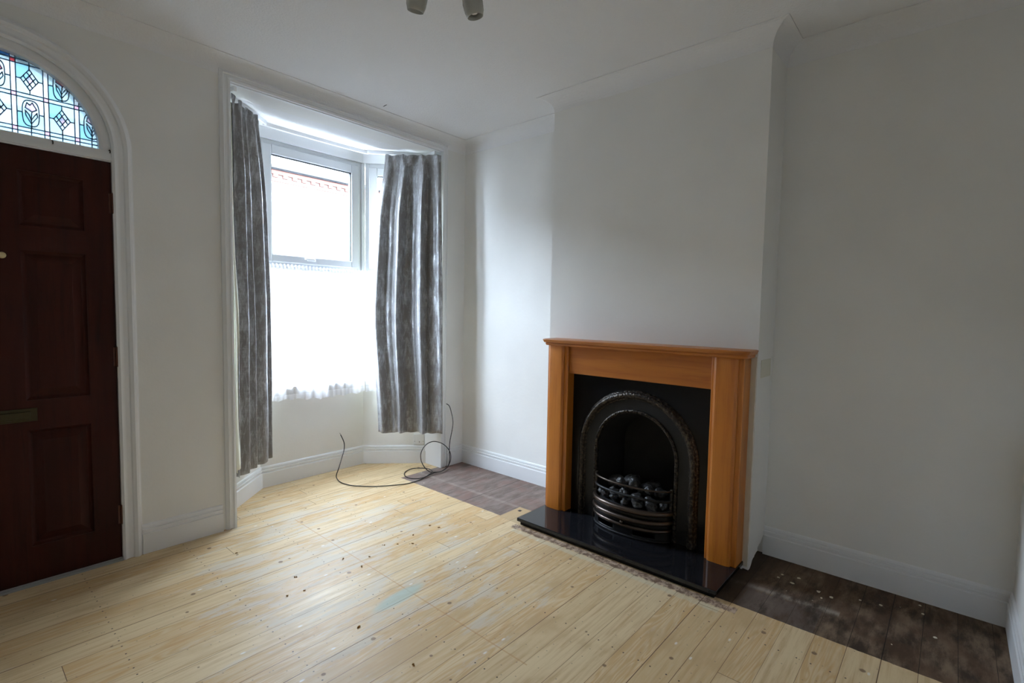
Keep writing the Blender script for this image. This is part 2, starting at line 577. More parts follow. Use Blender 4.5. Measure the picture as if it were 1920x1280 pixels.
bm = bmesh.new()
arch_wall(bm, XL - .1, BL, -.1, HC, DCX, .43, AZ, 0, WT, lambda u, v, d: (u, d, v))
box(bm, BL, BR, 0, WT, BH, HC)
box(bm, BR, .1, 0, WT, -.1, HC)
struct(obj('wall_front', bm, M['wall']))
struct(obj('wall_right', bx(0, .12, YB - .1, 0, -.1, HC), M['wall_side']))
struct(obj('wall_back', bx(XL - .1, 0, YB - .12, YB, -.1, HC), M['wall']))
struct(obj('wall_left', bx(XL - .12, XL, YB, 0, -.1, HC), M['wall']))

# chimney breast with a ragged, gapped foot on its right-hand side
CX, CY1, CY2 = -.27, -1.11, -2.39
FY = -1.765
bm = bmesh.new()
box(bm, CX, 0, CY2 + .03, FY - .27, .0, HC)
box(bm, CX, 0, FY + .27, CY1, 0, HC)
box(bm, CX, 0, FY - .27, FY + .27, .76, HC)
random.seed(4)
zb = []
nn = 26
for k in range(nn + 1):
    t = k / nn
    z = .004 if t < .08 else .004 + .10 * ((t - .08) / .92) ** .8
    zb.append(z + (random.random() - .5) * .012 * (t > .05))
fa = [bm.verts.new((CX + .27 * k / nn, CY2, zb[k])) for k in range(nn + 1)]
fb = [bm.verts.new((CX + .27 * k / nn, CY2, HC)) for k in range(nn + 1)]
fc = [bm.verts.new((CX + .27 * k / nn, CY2 + .03, zb[k] + .003)) for k in range(nn + 1)]
for k in range(nn):
    bm.faces.new((fa[k], fa[k + 1], fb[k + 1], fb[k]))
    bm.faces.new((fa[k], fa[k + 1], fc[k + 1], fc[k]))
v1 = bm.verts.new((CX, CY2 + .03, HC)); bm.faces.new((fa[0], fb[0], v1, fc[0]))
struct(obj('wall_chimney_breast', bm, M['wall_side']))
# bare plaster strip beside the surround
bm = bmesh.new()
random.seed(9); L = []
for k in range(31):
    z = .02 + (1.085 - .02) * k / 30
    L.append((CY2 + .004 + random.random() * .003, z))
a = [bm.verts.new((CX - .0035, y, z)) for y, z in L]; b = [bm.verts.new((CX - .0035, -2.335, z)) for y, z in L]
a2 = [bm.verts.new((CX, y, z)) for y, z in L]
for k in range(30):
    bm.faces.new((a[k], a[k + 1], b[k + 1], b[k])); bm.faces.new((a[k], a[k + 1], a2[k + 1], a2[k]))
struct(obj('trim_plaster_strip', bm, M['plaster']))

# cornice: concave cove round the room
Rr = .083
prof = [(0, HC), (0, HC - .088), (.0012, HC - .086)]
for k in range(9):
    a_ = math.pi / 2 * k / 8
    prof.append((-.0 + .0012 + (.080) * (1 - math.cos(a_)), HC - .004 - .081 * (1 - math.sin(a_))))
prof += [(.086, HC - .004), (.086, HC)]
path = [(XL, YB), (XL, 0), (0, 0), (0, CY1), (CX, CY1), (CX, CY2), (0, CY2), (0, YB), (XL + .0001, YB)]
co = struct(obj('trim_cornice', sweep(path, prof, -1), M['ceiling']))

# baseboards
def skirt(name, path, side, h=.15):
    s = h / .15
    pr = [(0, 0), (.018, 0), (.018, .102 * s), (.0085, .105 * s), (.0085, .112 * s), (.015, .116 * s), (.015, .125 * s),
          (.0060, .127 * s), (.0060, .133 * s), (.0115, .136 * s), (.009, .146 * s), (.003, .15 * s), (0, .15 * s)]
    return struct(obj(name, sweep(path, pr, side), M['white']))


skirt('baseboard_front', [(-2.262, 0), (-1.88, 0)], -1, .152)
skirt('baseboard_bay', [(BL, .02), (BL, WT), (-1.441, .55), (-.611, .55), (BR, WT)], -1, .150)
skirt('baseboard_front_right', [(-.178, 0), (0, 0), (0, CY1)], -1, .150)
skirt('baseboard_right', [(0, CY2), (0, YB), (-1.6, YB)], -1, .152)
skirt('baseboard_left', [(XL, -1.5), (XL, 0), (-3.21, 0)], -1, .15)

# ================================================================== BAY
bay = [(BL, WT), (-1.441, .55), (-.611, .55), (BR, WT)]
struct(obj('wall_bay', sweep(bay, [(0, -.1), (0, .688), (.13, .688), (.13, -.1)], 1), M['wall']))
bo = offs(bay, .2, 1)
bm = bmesh.new(); prism(bm, [(p.x, p.y) for p in bo] + [(BR + .1, WT), (BL - .1, WT)], BH, BH + .14)
struct(obj('ceiling_bay', bm, M['ceiling']))
struct(obj('trim_bay_head', sweep(bay, [(-.004, BH), (-.004, BH - .075), (.13, BH - .075), (.13, BH)], 1), M['white']))
struct(obj('trim_window_board', sweep(offs(bay, 0, 1), [(-.03, .688), (-.03, .708), (.05, .708), (.05, .688)], 1), M['white'], bevel=.004))


def window(name, P0, P1, top=2.456, bot=.708, sash=True):
    P0 = Vector(P0); P1 = Vector(P1); wd = (P1 - P0).length
    t = (P1 - P0).normalized(); nrm = Vector((-t.y, t.x))      # outward
    root = empty(name, (P0.x, P0.y, bot)); struct(root)
    def tr(bm):
        for v in bm.verts:
            p = P0 + t * v.co.x + nrm * v.co.y
            v.co = Vector((p.x, p.y, v.co.z))
        return bm
    F = .036                                 # fixed frame
    tz = 1.605
    fr = [(0, F, .012, .085, bot, top), (wd - F, wd, .012, .085, bot, top), (F, wd - F, .012, .085, top - F, top),
          (F, wd - F, .012, .085, bot, bot + F + .01), (F, wd - F, .012, .085, tz - .042, tz + .012)]
    obj('frame', tr(boxes(fr)), M['upvc'], root, bevel=.004)
    S = .066
    a0, a1, z0, z1 = F - .004, wd - F + .004, tz + .004, top - F + .004
    sh = [(a0, a0 + S, -.004, .05, z0, z1), (a1 - S, a1, -.004, .05, z0, z1), (a0 + S, a1 - S, -.004, .05, z1 - S, z1), (a0 + S, a1 - S, -.004, .05, z0, z0 + S - .012)]
    so = obj('sash', tr(boxes(sh)), M['upvc'], root, bevel=.006)
    g0, g1, h0, h1 = a0 + S, a1 - S, z0 + S - .012, z1 - S
    gk = [(g0, g0 + .004, .006, .03, h0, h1), (g1 - .006, g1, .006, .03, h0, h1), (g0, g1, .006, .03, h1 - .006, h1), (g0, g1, .006, .03, h0, h0 + .003)]
    obj('gasket', tr(boxes(gk)), M['gasket'], root)
    obj('upper_pane', tr(bx(g0, g1, .024, .028, h0, h1)), M['glass'], root)
    obj('lower_pane', tr(bx(F, wd - F, .044, .048, bot + F + .01, tz - .042)), M['glass'], root)
    if sash:
        mid = wd / 2 - .04
        hb = bmesh.new(); box(hb, mid - .02, mid + .045, -.016, -.004, z0 + .022, z0 + .040)
        box(hb, mid - .045, mid + .028, -.034, -.016, z0 + .030, z0 + .044)
        obj('handle', tr(hb), M['white'], root, bevel=.005)
    return root


window('window_1', (-1.437, .553), (-.615, .553))
window('window_2', (-.600, .540), (BR + .008, .198), sash=False)
window('window_3', (BL - .008, .198), (-1.452, .540), sash=False)
# mullion posts in the bay's two angles
struct(obj('trim_bay_post', boxes([(-.622, -.592, .548, .60, .708, 2.456)]), M['upvc'], bevel=.006))
struct(obj('trim_bay_post', boxes([(-1.462, -1.432, .548, .60, .708, 2.456)]), M['upvc'], bevel=.006))

# architrave round the bay opening
def archi_rect(name, x0, x1, zt, wdt):
    pr = [(0, .0), (0, -.018), (.012, -.022), (.018, -.016), (.022, -.014), (.034, -.014), (.038, -.019), (wdt - .016, -.022), (wdt - .008, -.016), (wdt, -.010), (wdt, 0)]
    bm = bmesh.new(); rows = []
    for d, y in pr:
        pts = [(x0 - d, 0), (x0 - d, zt + d), (x1 + d, zt + d), (x1 + d, 0)]
        rows.append([bm.verts.new((a, y, b)) for a, b in pts])
    n = len(rows)
    for k in range(n):
        a, b = rows[k], rows[(k + 1) % n]
        for i in range(3): bm.faces.new((a[i], a[i + 1], b[i + 1], b[i]))
    bm.faces.new([q[0] for q in rows]); bm.faces.new([q[-1] for q in rows])
    return struct(obj(name, bm, M['white']))


archi_rect('trim_bay_architrave', BL + .012, BR - .012, BH + .001, .055)
struct(obj('trim_bay_reveal', boxes([(BL - .001, BL + .012, .0, WT, .0, BH), (BR - .012, BR + .001, .0, WT, .0, BH), (BL, BR, .0, .02, BH - .004, BH + .002)]), M['white']))

# ================================================================== FRONT DOOR
PXZ = lambda u, v, d: (u, d, v)
bm = bmesh.new()
pr = [(.388, .0), (.388, -.012), (.398, -.020), (.408, -.014), (.414, -.012), (.432, -.012), (.437, -.020), (.450, -.026), (.460, -.022), (.466, -.012), (.471, -.010), (.471, 0)]
arch_sweep(bm, pr, DCX, AZ, 0.0, PXZ, closed=True)
struct(obj('trim_door_architrave', bm, M['white']))
bm = bmesh.new()      # fanlight frame: half ring and transom
arch_sweep(bm, [(.347, .010), (.358, .004), (.432, .002), (.432, .10), (.347, .10)], DCX, AZ, AZ - .02, PXZ, closed=True)
box(bm, DCX - .40, DCX + .40, .0, .10, 1.972, AZ)
box(bm, DCX - .40, DCX + .40, -.008, .0, 1.978, 1.996)
box(bm, DCX - .432, DCX - .365, .05, .12, 0, 1.98); box(bm, DCX + .365, DCX + .432, .05, .12, 0, 1.98)
box(bm, DCX - .432, DCX - .3885, .0, .05, 0, 1.972); box(bm, DCX + .3885, DCX + .432, .0, .05, 0, 1.972)
struct(obj('trim_door_frame', bm, M['white']))

# door leaf
dl = struct(empty('door_1', (DCX, .02, 0)))
z0, z1 = .014, 1.970; x0, x1 = DCX - DR + .001, DCX + DR - .002
rows = [(.179, .713), (.85, 1.522), (1.63, 1.868)]
cols = [(DCX - .281, DCX - .058), (DCX + .058, DCX + .281)]
fb_ = [(x0, x1, .020, .044, z0, z1)]
xs = [x0, cols[0][0], cols[0][1], cols[1][0], cols[1][1], x1]
for a_, b_ in ((xs[0], xs[1]), (xs[2], xs[3]), (xs[4], xs[5])): fb_.append((a_, b_, .0, .020, z0, z1))
zs_ = [z0, rows[0][0], rows[0][1], rows[1][0], rows[1][1], rows[2][0], rows[2][1], z1]
for a_, b_ in ((0, 1), (2, 3), (4, 5), (6, 7)):
    for c_, d_ in cols: fb_.append((c_, d_, .0, .020, zs_[a_], zs_[b_]))
leaf = obj('door_leaf', boxes(fb_), M['door'], dl)
for c_, d_ in cols:
    for a_, b_ in rows:
        bm = bmesh.new()
        rings = []
        for ins, yy in ((.0, .004), (.008, .012), (.014, .016), (.018, .016), (.048, .006), (.05, .005)):
            rings.append([bm.verts.new(p) for p in ((c_ + ins, yy, a_ + ins), (d_ - ins, yy, a_ + ins), (d_ - ins, yy, b_ - ins), (c_ + ins, yy, b_ - ins))])
        for p_, q_ in zip(rings, rings[1:]):
            for k in range(4): bm.faces.new((p_[k], p_[(k + 1) % 4], q_[(k + 1) % 4], q_[k]))
        bm.faces.new(rings[-1])
        obj('door_panel', bm, M['doorp'], dl)
lb = obj('letterbox', boxes([(DCX - .105, DCX + .093, -.004, .0, .756, .816)]), M['brass'], dl, bevel=.002)
obj('letter_flap', boxes([(DCX - .092, DCX + .070, -.010, -.004, .767, .802)]), M['brass'], dl, bevel=.003)
bm = bmesh.new(); lathe(bm, [(.014, 0), (.014, .006), (.009, .010), (.0, .011)], (DCX, 0, 1.492), (0, -1, 0), 20, True)
k_ = obj('door_viewer', bm, M['brass_b'], dl, smooth=True); k_['label'] = 'small round brass viewer'
for hz in (1.775, 1.03, .235):
    bm = bmesh.new(); lathe(bm, [(.0, -.05), (.006, -.048), (.006, .048), (.0, .05)], (x1 + .002, -.008, hz), (0, 0, 1), 12)
    box(bm, x1 - .012, x1 + .002, -.004, .001, hz - .046, hz + .046)
    obj('hinge', bm, M['hinge'], dl)
struct(obj('trim_door_threshold', boxes([(DCX - .388, DCX + .388, -.022, .10, 0, .010), (DCX - .388, DCX + .388, -.012, .03, .010, .015)]), M['metal'], bevel=.003))

# stained glass fanlight
fan = struct(empty('window_4', (DCX, .05, AZ)))
NS = 48
disc = [(DCX - .352, AZ - .0)] + [(DCX - .352 * math.cos(math.pi * k / NS), AZ + .352 * math.sin(math.pi * k / NS)) for k in range(1, NS)] + [(DCX + .352, AZ)]


def clip(poly):
    out = [tuple(p) for p in poly]
    n = len(disc)
    for i in range(n):
        a, b = disc[(i + 1) % n], disc[i]       # keep left side
        res = []
        def ins(p): return (b[0] - a[0]) * (p[1] - a[1]) - (b[1] - a[1]) * (p[0] - a[0]) >= -1e-9
        for j in range(len(out)):
            p, q_ = out[j], out[(j + 1) % len(out)]
            ip, iq = ins(p), ins(q_)
            if ip: res.append(p)
            if ip != iq:
                dx1, dy1 = q_[0] - p[0], q_[1] - p[1]; dx2, dy2 = b[0] - a[0], b[1] - a[1]
                den = dx1 * dy2 - dy1 * dx2
                if abs(den) > 1e-12:
                    s = ((a[0] - p[0]) * dy2 - (a[1] - p[1]) * dx2) / den
                    res.append((p[0] + dx1 * s, p[1] + dy1 * s))
        out = res
        if len(out) < 3: return None
    return out


VX = [-2.671 + .1055 * k for k in range(-5, 4)]; VX = [v - .0 for v in VX]
HZ = [2.058, 2.205, 2.347]; BW = .0085
gm = [M['g_cyan'], M['g_pale'], M['g_white'], M['g_blue'], M['g_red'], M['g_pink'], M['f_red'], M['f_pink']]
gb = bmesh.new()


def face(poly, y, mi):
    c_ = clip(poly)
    if not c_: return
    f = gb.faces.new([gb.verts.new((p[0], y, p[1])) for p in c_]); f.material_index = mi


def rect(a, b, c_, d_): return [(a, c_), (b, c_), (b, d_), (a, d_)]


def ell(cx, cz, rx, rz, n=20, p=2.0, a0=0, a1=2 * math.pi):
    o = []
    for k in range(n):
        a_ = a0 + (a1 - a0) * k / n
        ca, sa = math.cos(a_), math.sin(a_)
        o.append((cx + rx * math.copysign(abs(ca) ** (2 / p), ca), cz + rz * math.copysign(abs(sa) ** (2 / p), sa)))
    return o


leads = []          # polylines
random.seed(12)
zc = [(2.0, HZ[0] - BW)] + [(HZ[0] + BW, HZ[1] - BW), (HZ[1] + BW, HZ[2] - BW), (HZ[2] + BW, 2.42)]
xc = [(VX[i] + BW, VX[i + 1] - BW) for i in range(8)]
Y0 = .048
# bands
for z in HZ:
    for (a_, b_) in xc: face(rect(a_, b_, z - BW, z + BW), Y0, 1)
    leads += [[(-3.1, z - BW), (-2.38, z - BW)], [(-3.1, z + BW), (-2.38, z + BW)]]
    for x_ in VX: face(rect(x_ - BW, x_ + BW, z - BW, z + BW), Y0, 4 if z > 2.3 else 5)
for x_ in VX:
    for (c_, d_) in zc: face(rect(x_ - BW, x_ + BW, c_, d_), Y0, 2)
    leads += [[(x_ - BW, 2.02), (x_ - BW, 2.4)], [(x_ + BW, 2.02), (x_ + BW, 2.4)]]
for ci, (a_, b_) in enumerate(xc):
    mx_ = (a_ + b_) / 2
    face(rect(a_, b_, *zc[0]), Y0, 1)
    face(rect(a_, mx_, *zc[3]), Y0, 3 if ci in (4, 3) else 0); face(rect(mx_, b_, *zc[3]), Y0, 0 if ci > 4 else 3)
    leads.append([(mx_, 2.02), (mx_, HZ[0] + .02)]); leads.append([(mx_, HZ[2] - .03), (mx_, 2.4)])
    for ri in (0, 1):
        c_, d_ = zc[1 + ri]; mz_ = (c_ + d_) / 2
        q4 = [rect(a_, mx_, c_, mz_), rect(mx_, b_, c_, mz_), rect(mx_, b_, mz_, d_), rect(a_, mx_, mz_, d_)]
        sh = [0, 1, 2, 1] if (ci + ri) % 2 else [1, 2, 1, 0]
        for qq, s_ in zip(q4, sh): face(qq, Y0, s_)
        if (ci + ri) % 2:       # tulip in an oval
            el = ell(mx_, mz_, .0275, .056, 28, 3.0)
            leads.append(el + [el[0]])
            face([(mx_ - .018, mz_ + .022), (mx_ - .012, mz_ + .044), (mx_ - .002, mz_ + .036), (mx_ + .006, mz_ + .048), (mx_ + .020, mz_ + .020), (mx_ + .004, mz_ + .008)], Y0 - .003, 6 if ri else 7)
            leads.append([(mx_ - .018, mz_ + .022), (mx_ - .012, mz_ + .044), (mx_ - .002, mz_ + .036), (mx_ + .006, mz_ + .048), (mx_ + .020, mz_ + .020), (mx_ + .004, mz_ + .008), (mx_ - .018, mz_ + .022)])
            leads.append([(mx_ + .002, mz_ - .06), (mx_ + .001, mz_ - .02), (mx_ + .004, mz_ + .008)])
            leads.append([(mx_ + .001, mz_ - .045), (mx_ - .016, mz_ - .012), (mx_ - .018, mz_ + .010), (mx_ - .006, mz_ - .006), (mx_ + .001, mz_ - .03)])
            leads.append([(mx_ + .001, mz_ - .045), (mx_ + .022, mz_ - .010), (mx_ + .020, mz_ + .006), (mx_ + .008, mz_ - .014), (mx_ + .001, mz_ - .03)])
        else:                   # lattice diamond
            dmx, dmz = .029, .046
            top_, rt_, bt_, lf_ = (mx_, mz_ + dmz), (mx_ + dmx, mz_), (mx_, mz_ - dmz), (mx_ - dmx, mz_)
            leads.append([top_, rt_, bt_, lf_, top_])
            for f_ in (.36,):
                for sa, sb in ((1, 1), (1, -1), (-1, 1), (-1, -1)):
                    pass
            def lp(p_, q_, t_): return (p_[0] + (q_[0] - p_[0]) * t_, p_[1] + (q_[1] - p_[1]) * t_)
            for t_ in (.3, .7):
                leads.append([lp(top_, rt_, t_), lp(lf_, bt_, t_)]); leads.append([lp(top_, lf_, t_), lp(rt_, bt_, t_)])
            face([(mx_, mz_ + dmz * .4), (mx_ + dmx * .4, mz_), (mx_, mz_ - dmz * .4), (mx_ - dmx * .4, mz_)], Y0 - .0015, 7)
            leads.append([(mx_, c_), bt_]); leads.append([top_, (mx_, d_)])
        leads.append([(a_, mz_), (mx_ - .029, mz_)]); leads.append([(mx_ + .029, mz_), (b_, mz_)])
me_ = obj('stained_glass', gb, gm, fan)
lbm = bmesh.new()
for pl in leads:
    for p_, q_ in zip(pl, pl[1:]):
        d_ = Vector((q_[0] - p_[0], q_[1] - p_[1]))
        if d_.length < 1e-5: continue
        n_ = Vector((-d_.y, d_.x)).normalized() * .0015; e_ = d_.normalized() * .0008
        c_ = clip([(p_[0] - e_.x + n_.x, p_[1] - e_.y + n_.y), (p_[0] - e_.x - n_.x, p_[1] - e_.y - n_.y), (q_[0] + e_.x - n_.x, q_[1] + e_.y - n_.y), (q_[0] + e_.x + n_.x, q_[1] + e_.y + n_.y)])
        if not c_: continue
        lo = [lbm.verts.new((p[0], Y0 - .008, p[1])) for p in c_]; hi = [lbm.verts.new((p[0], Y0 + .001, p[1])) for p in c_]
        lbm.faces.new(lo); lbm.faces.new(hi)
        for k in range(len(lo)): lbm.faces.new((lo[k], lo[(k + 1) % len(lo)], hi[(k + 1) % len(lo)], hi[k]))
obj('lead_came', lbm, M['lead'], fan)
bm = bmesh.new()
bm.faces.new([bm.verts.new((p[0], Y0 + .02, p[1])) for p in disc])
obj('outer_pane', bm, M['glass'], fan)

for (hx_, hzz, yy, lbl) in ((-2.555, 2.018, -.001, 'small black screw hook under the stained glass, in the white door head'),
                        (-2.352, 2.024, -.012, 'small black screw hook at the top right corner of the door frame')):
    bm = bmesh.new()
    pts = [(hx_, yy + .006, hzz)] + [(hx_, yy - .008, hzz)] + [(hx_, yy - .008 - .007 * math.sin(a_ * .35), hzz - .007 + .007 * math.cos(a_ * .35)) for a_ in range(1, 9)]
    tube(bm, pts, .0022, 8)
    tag(obj('cup_hook', bm, M['dark'], smooth=True), lbl, 'hook', None)

# ================================================================== CURTAINS
def lerp(a, b, t): return a + (b - a) * t


def keyed(keys, z):
    keys = sorted(keys)
    if z <= keys[0][0]: return Vector(keys[0][1])
    for (za, pa), (zb_, pb) in zip(keys, keys[1:]):
        if z <= zb_:
            t = (z - za) / (zb_ - za); t = t * t * (3 - 2 * t) * .6 + t * .4
            return Vector(pa).lerp(Vector(pb), t)
    return Vector(keys[-1][1])


def curtain(name, A, B, ztop, zbot, nf, amp, seed, label, flip=1, droop=0.0, phase=0.0, skew=0.0):
    rnd = random.Random(seed)
    root = empty(name, (*(Vector(B[-1][1]) + Vector(A[-1][1])) * .5, zbot))
    tag(root, label, 'curtain')
    wob = [rnd.uniform(-1, 1) for _ in range(20)]
    def pt(s, z, off=0.0):
        a, b = keyed(A, z), keyed(B, z)
        h = (z - zbot) / (ztop - zbot)
        t = (b - a).normalized(); n = Vector((t.y, -t.x)) * flip
        sw = s + .022 * math.sin(2 * math.pi * s * 2 + seed) + (1 - h) * .018 * math.sin(2 * math.pi * s * 3 + seed * 2) + .008 * math.sin(z * 3.1 + seed)
        ph = 2 * math.pi * nf * sw + phase
        fold = math.sin(ph + .18 * math.sin(ph)) - skew * math.sin(2 * ph + .35) + skew * .3 * math.sin(3 * ph) + .14 * math.sin(2.3 * ph + seed + z * .6)
        am = amp * (.38 + .62 * min(1, (1 - h) * 4.0)) * (.75 + .35 * math.sin(s * 9 + seed))
        if h > .955:        # pinch pleats in the heading
            k = (h - .955) / .045
            fold = lerp(fold, 1.3 * math.sin(2 * ph), k * .7)
        edge = min(1, s / .06, (1 - s) / .06)
        p = a.lerp(b, s + .010 * math.cos(ph) * edge) + n * (fold * am * (.35 + .65 * edge) + off + .004 * noise.noise(Vector((s * 9, z * 3, seed))))
        return p
    def sheet(off, zt, zb_, wave):
        nu, nv = 260, 90
        bm = bmesh.new(); g_ = []
        for j in range(nv + 1):
            z = lerp(zt, zb_, j / nv); row = []
            for i_ in range(nu + 1):
                s = i_ / nu; p = pt(s, z, off)
                zz = z + (wave * .006 * math.sin(s * 2 * math.pi * nf + 1) * (j / nv) ** 6) - wave * droop * max(0, 1 - j / 5) * math.sin(s * math.pi * 3.5) ** 2
                row.append(bm.verts.new((p.x, p.y, zz)))
            g_.append(row)
        for j in range(nv):
            for i_ in range(nu): bm.faces.new((g_[j][i_], g_[j][i_ + 1], g_[j + 1][i_ + 1], g_[j + 1][i_]))
        return bm
    f = obj('curtain_fabric', sheet(0, ztop, zbot, 1), M['fabric'], root, smooth=True, solid=.003)
    l = obj('lining', sheet(-.009, ztop - .05, zbot + .03, 0), M['lining'], root, smooth=True, solid=.001)
    l['label'] = 'cream lining behind the grey fabric'
    # heading tape
    return root, pt


cr, ptR = curtain('curtain', [(.29, (-.600, .345)), (1.2, (-.635, .385)), (2.0, (-.60, .37)), (2.5, (-.545, .335))],
                  [(.29, (-.262, -.048)), (1.2, (-.266, -.042)), (2.5, (-.276, -.018))], 2.500, .292, 3.3, .050, 3,
                  'grey crushed velvet curtain on the right side of the bay, beside the chimney alcove', 1, droop=.008, phase=.4, skew=.40)
cl, ptL = curtain('curtain', [(.27, (-1.778, .045)), (1.2, (-1.775, .045)), (2.5, (-1.772, .055))],
                  [(.27, (-1.425, .395)), (1.2, (-1.425, .400)), (2.0, (-1.46, .375)), (2.5, (-1.515, .325))], 2.500, .268, 4.4, .038, 8,
                  'grey crushed velvet curtain on the left side of the bay, nearest the front door', 1, droop=.035, phase=2.0)
# cream lining edge of the left curtain hanging forward
bm = bmesh.new(); g_ = []
for j in range(61):
    z = lerp(2.2, .325, j / 60); row = []
    wd = .004 + .030 * min(1, j / 30)
    for i_ in range(9):
        t = i_ / 8
        row.append(bm.verts.new((-1.796 + t * wd + .002 * math.sin(z * 7), .012 + .03 * t + .004 * math.sin(t * 6 + z * 4), z)))
    g_.append(row)
for j in range(60):
    for i_ in range(8): bm.faces.new((g_[j][i_], g_[j][i_ + 1], g_[j + 1][i_ + 1], g_[j + 1][i_]))
lo = obj('lining_edge', bm, M['lining'], cl, smooth=True, solid=.0015)
lo['label'] = 'cream lining edge showing beside the fabric'

# track under the bay ceiling
ip = offs(bay, -.085, 1)
tp = catmull([Vector((-1.765, .03, 0)), Vector((-1.76, .15, 0)), Vector((ip[1].x - .16, ip[1].y - .155, 0)), Vector((ip[1].x - .03, ip[1].y - .035, 0)), Vector((ip[1].x + .06, ip[1].y + .004, 0)),
              Vector((ip[2].x - .06, ip[2].y + .004, 0)), Vector((ip[2].x + .03, ip[2].y - .035, 0)), Vector((ip[2].x + .16, ip[2].y - .155, 0)), Vector((-.30, .15, 0)), Vector((-.295, .03, 0))], 8)
path2 = [(p.x, p.y) for p in tp]
tr_ = tag(obj('curtain_track', sweep(path2, [(-.009, BH - .001), (-.009, BH - .024), (-.004, BH - .027), (.004, BH - .027), (.009, BH - .024), (.009, BH - .001)], 1), M['white']),
          'white bendable curtain track fixed under the bay ceiling', 'curtain track')


def net(P0, P1, z0, z1, seed, label):
    P0 = Vector(P0); P1 = Vector(P1); L = (P1 - P0).length; t = (P1 - P0).normalized(); n = Vector((t.y, -t.x))
    root = empty('net_curtain', (P0.x, P0.y, z1)); tag(root, label, 'net curtain')
    nu, nv = int(L * 330), 50
    def P(s, h):
        x = s * L
        a = .006 * math.sin(x * 95 + seed) + .005 * math.sin(x * 41 + seed * 2 + h) + .012 * (1 - h) * math.sin(x * 17 + seed)
        return P0 + t * x + n * (a + .012)
    def hem(s): return z1 + .012 * abs(math.sin(s * L * 30)) * 1.2 + .010 * math.sin(s * L * 7 + seed) - .012
    def sheet(za, zbf, nv_, mat, name):
        bm = bmesh.new(); g_ = []
        for j in range(nv_ + 1):
            row = []
            for i_ in range(nu + 1):
                s = i_ / nu; zt_ = za(s); zb_ = zbf(s); z = lerp(zt_, zb_, j / nv_); h = (z - z1) / (z0 - z1)
                p = P(s, h); row.append(bm.verts.new((p.x, p.y, z)))
            g_.append(row)
        for j in range(nv_):
            for i_ in range(nu): bm.faces.new((g_[j][i_], g_[j][i_ + 1], g_[j + 1][i_ + 1], g_[j + 1][i_]))
        return obj(name, bm, mat, root, smooth=True)
    sheet(lambda s: z0 - .03, lambda s: z1 + .04, nv, M['net'], 'voile_panel')
    sheet(lambda s: z1 + .04, hem, 4, M['net_hem'], 'scalloped_hem')
    # gathered heading
    bm = bmesh.new(); g_ = []
    for j in range(7):
        row = []
        for i_ in range(nu * 2 + 1):
            s = i_ / (nu * 2); x = s * L; th = math.pi * 2 * j / 6
            z = z0 - .015 + .016 * math.cos(th) + (.006 * math.sin(x * 230 + seed * 3) if j in (0, 6) else 0)
            p = P0 + t * x + n * (.012 + .006 * math.sin(th) + .004 * math.sin(x * 240))
            row.append(bm.verts.new((p.x, p.y, z)))
        g_.append(row)
    for j in range(6):
        for i_ in range(nu * 2): bm.faces.new((g_[j][i_], g_[j][i_ + 1], g_[j + 1][i_ + 1], g_[j + 1][i_]))
    obj('gathered_heading', bm, M['net_hem'], root, smooth=True)
    bm = bmesh.new(); a = P0 + n * .012; b = P1 + n * .012
    tube(bm, [(a.x, a.y, z0 - .015), (b.x, b.y, z0 - .015)], .003, 8)
    obj('curtain_wire', bm, M['white'], root)
    return root


net((-1.435, .515), (-.635, .515), 1.588, .612, 1.0, 'white net curtain across the lower half of the wide middle bay window')
net((-.615, .500), (-.285, .185), 1.588, .612, 2.7, 'white net curtain on the right angled bay window, half behind the grey curtain')
net((-1.785, .185), (-1.455, .500), 1.588, .612, 4.1, 'white net curtain on the left angled bay window, behind the left grey curtain')

# ================================================================== FIREPLACE
# granite hearth
hh = empty('hearth', (-.46, FY, 0)); tag(hh, 'polished black granite hearth slab on the floor before the fireplace', 'hearth')
hb = obj('slab', bx(-.655, CX - .001, -2.366, -1.180, .024, .044), M['granite'], hh, bevel=.003)
obj('plinth', bx(-.636, CX - .001, -2.350, -1.194, 0, .024), M['granite_p'], hh)

# granite back panel with an arched opening
PYZ = lambda u, v, d: (d, u, v)
bm = bmesh.new()
arch_wall(bm, -2.2035, -1.3345, .0445, .950, FY, .3335, .475, -.310, CX - .001, PYZ)
tag(obj('back_panel', bm, M['granite_p']), 'black granite back panel round the cast iron arch, inside the oak surround', 'fireplace panel')

# cast iron insert
ins = empty('fireplace_insert', (-.32, FY, .0445)); tag(ins, 'black cast iron arched fireplace insert with basket front', 'fireplace')
zb0 = .0446
bm = bmesh.new()
arch_sweep(bm, [(.333, -.306), (.333, -.3165), (.262, -.3165), (.262, -.306)], FY, .475, zb0, PYZ, closed=True)
obj('arch_plate', bm, M['iron'], ins, smooth=False)
bm = bmesh.new()
pr = [(.375, -.3105), (.374, -.316), (.368, -.318), (.366, -.322)]
for k in range(9):
    a_ = math.pi * k / 8; pr.append((.347 + .018 * math.cos(a_), -.322 - .017 * math.sin(a_)))
pr += [(.326, -.322), (.322, -.3175)]
arch_sweep(bm, pr, FY, .475, zb0, PYZ)
obj('outer_rim', bm, M['iron_rim'], ins, smooth=True)
bm = bmesh.new()      # beaded inner rim: ring plus small teeth
pr = [(.264, -.3168), (.262, -.324), (.256, -.327), (.250, -.3265), (.244, -.322), (.240, -.312), (.239, -.300)]
arch_sweep(bm, pr, FY, .475, zb0, PYZ)
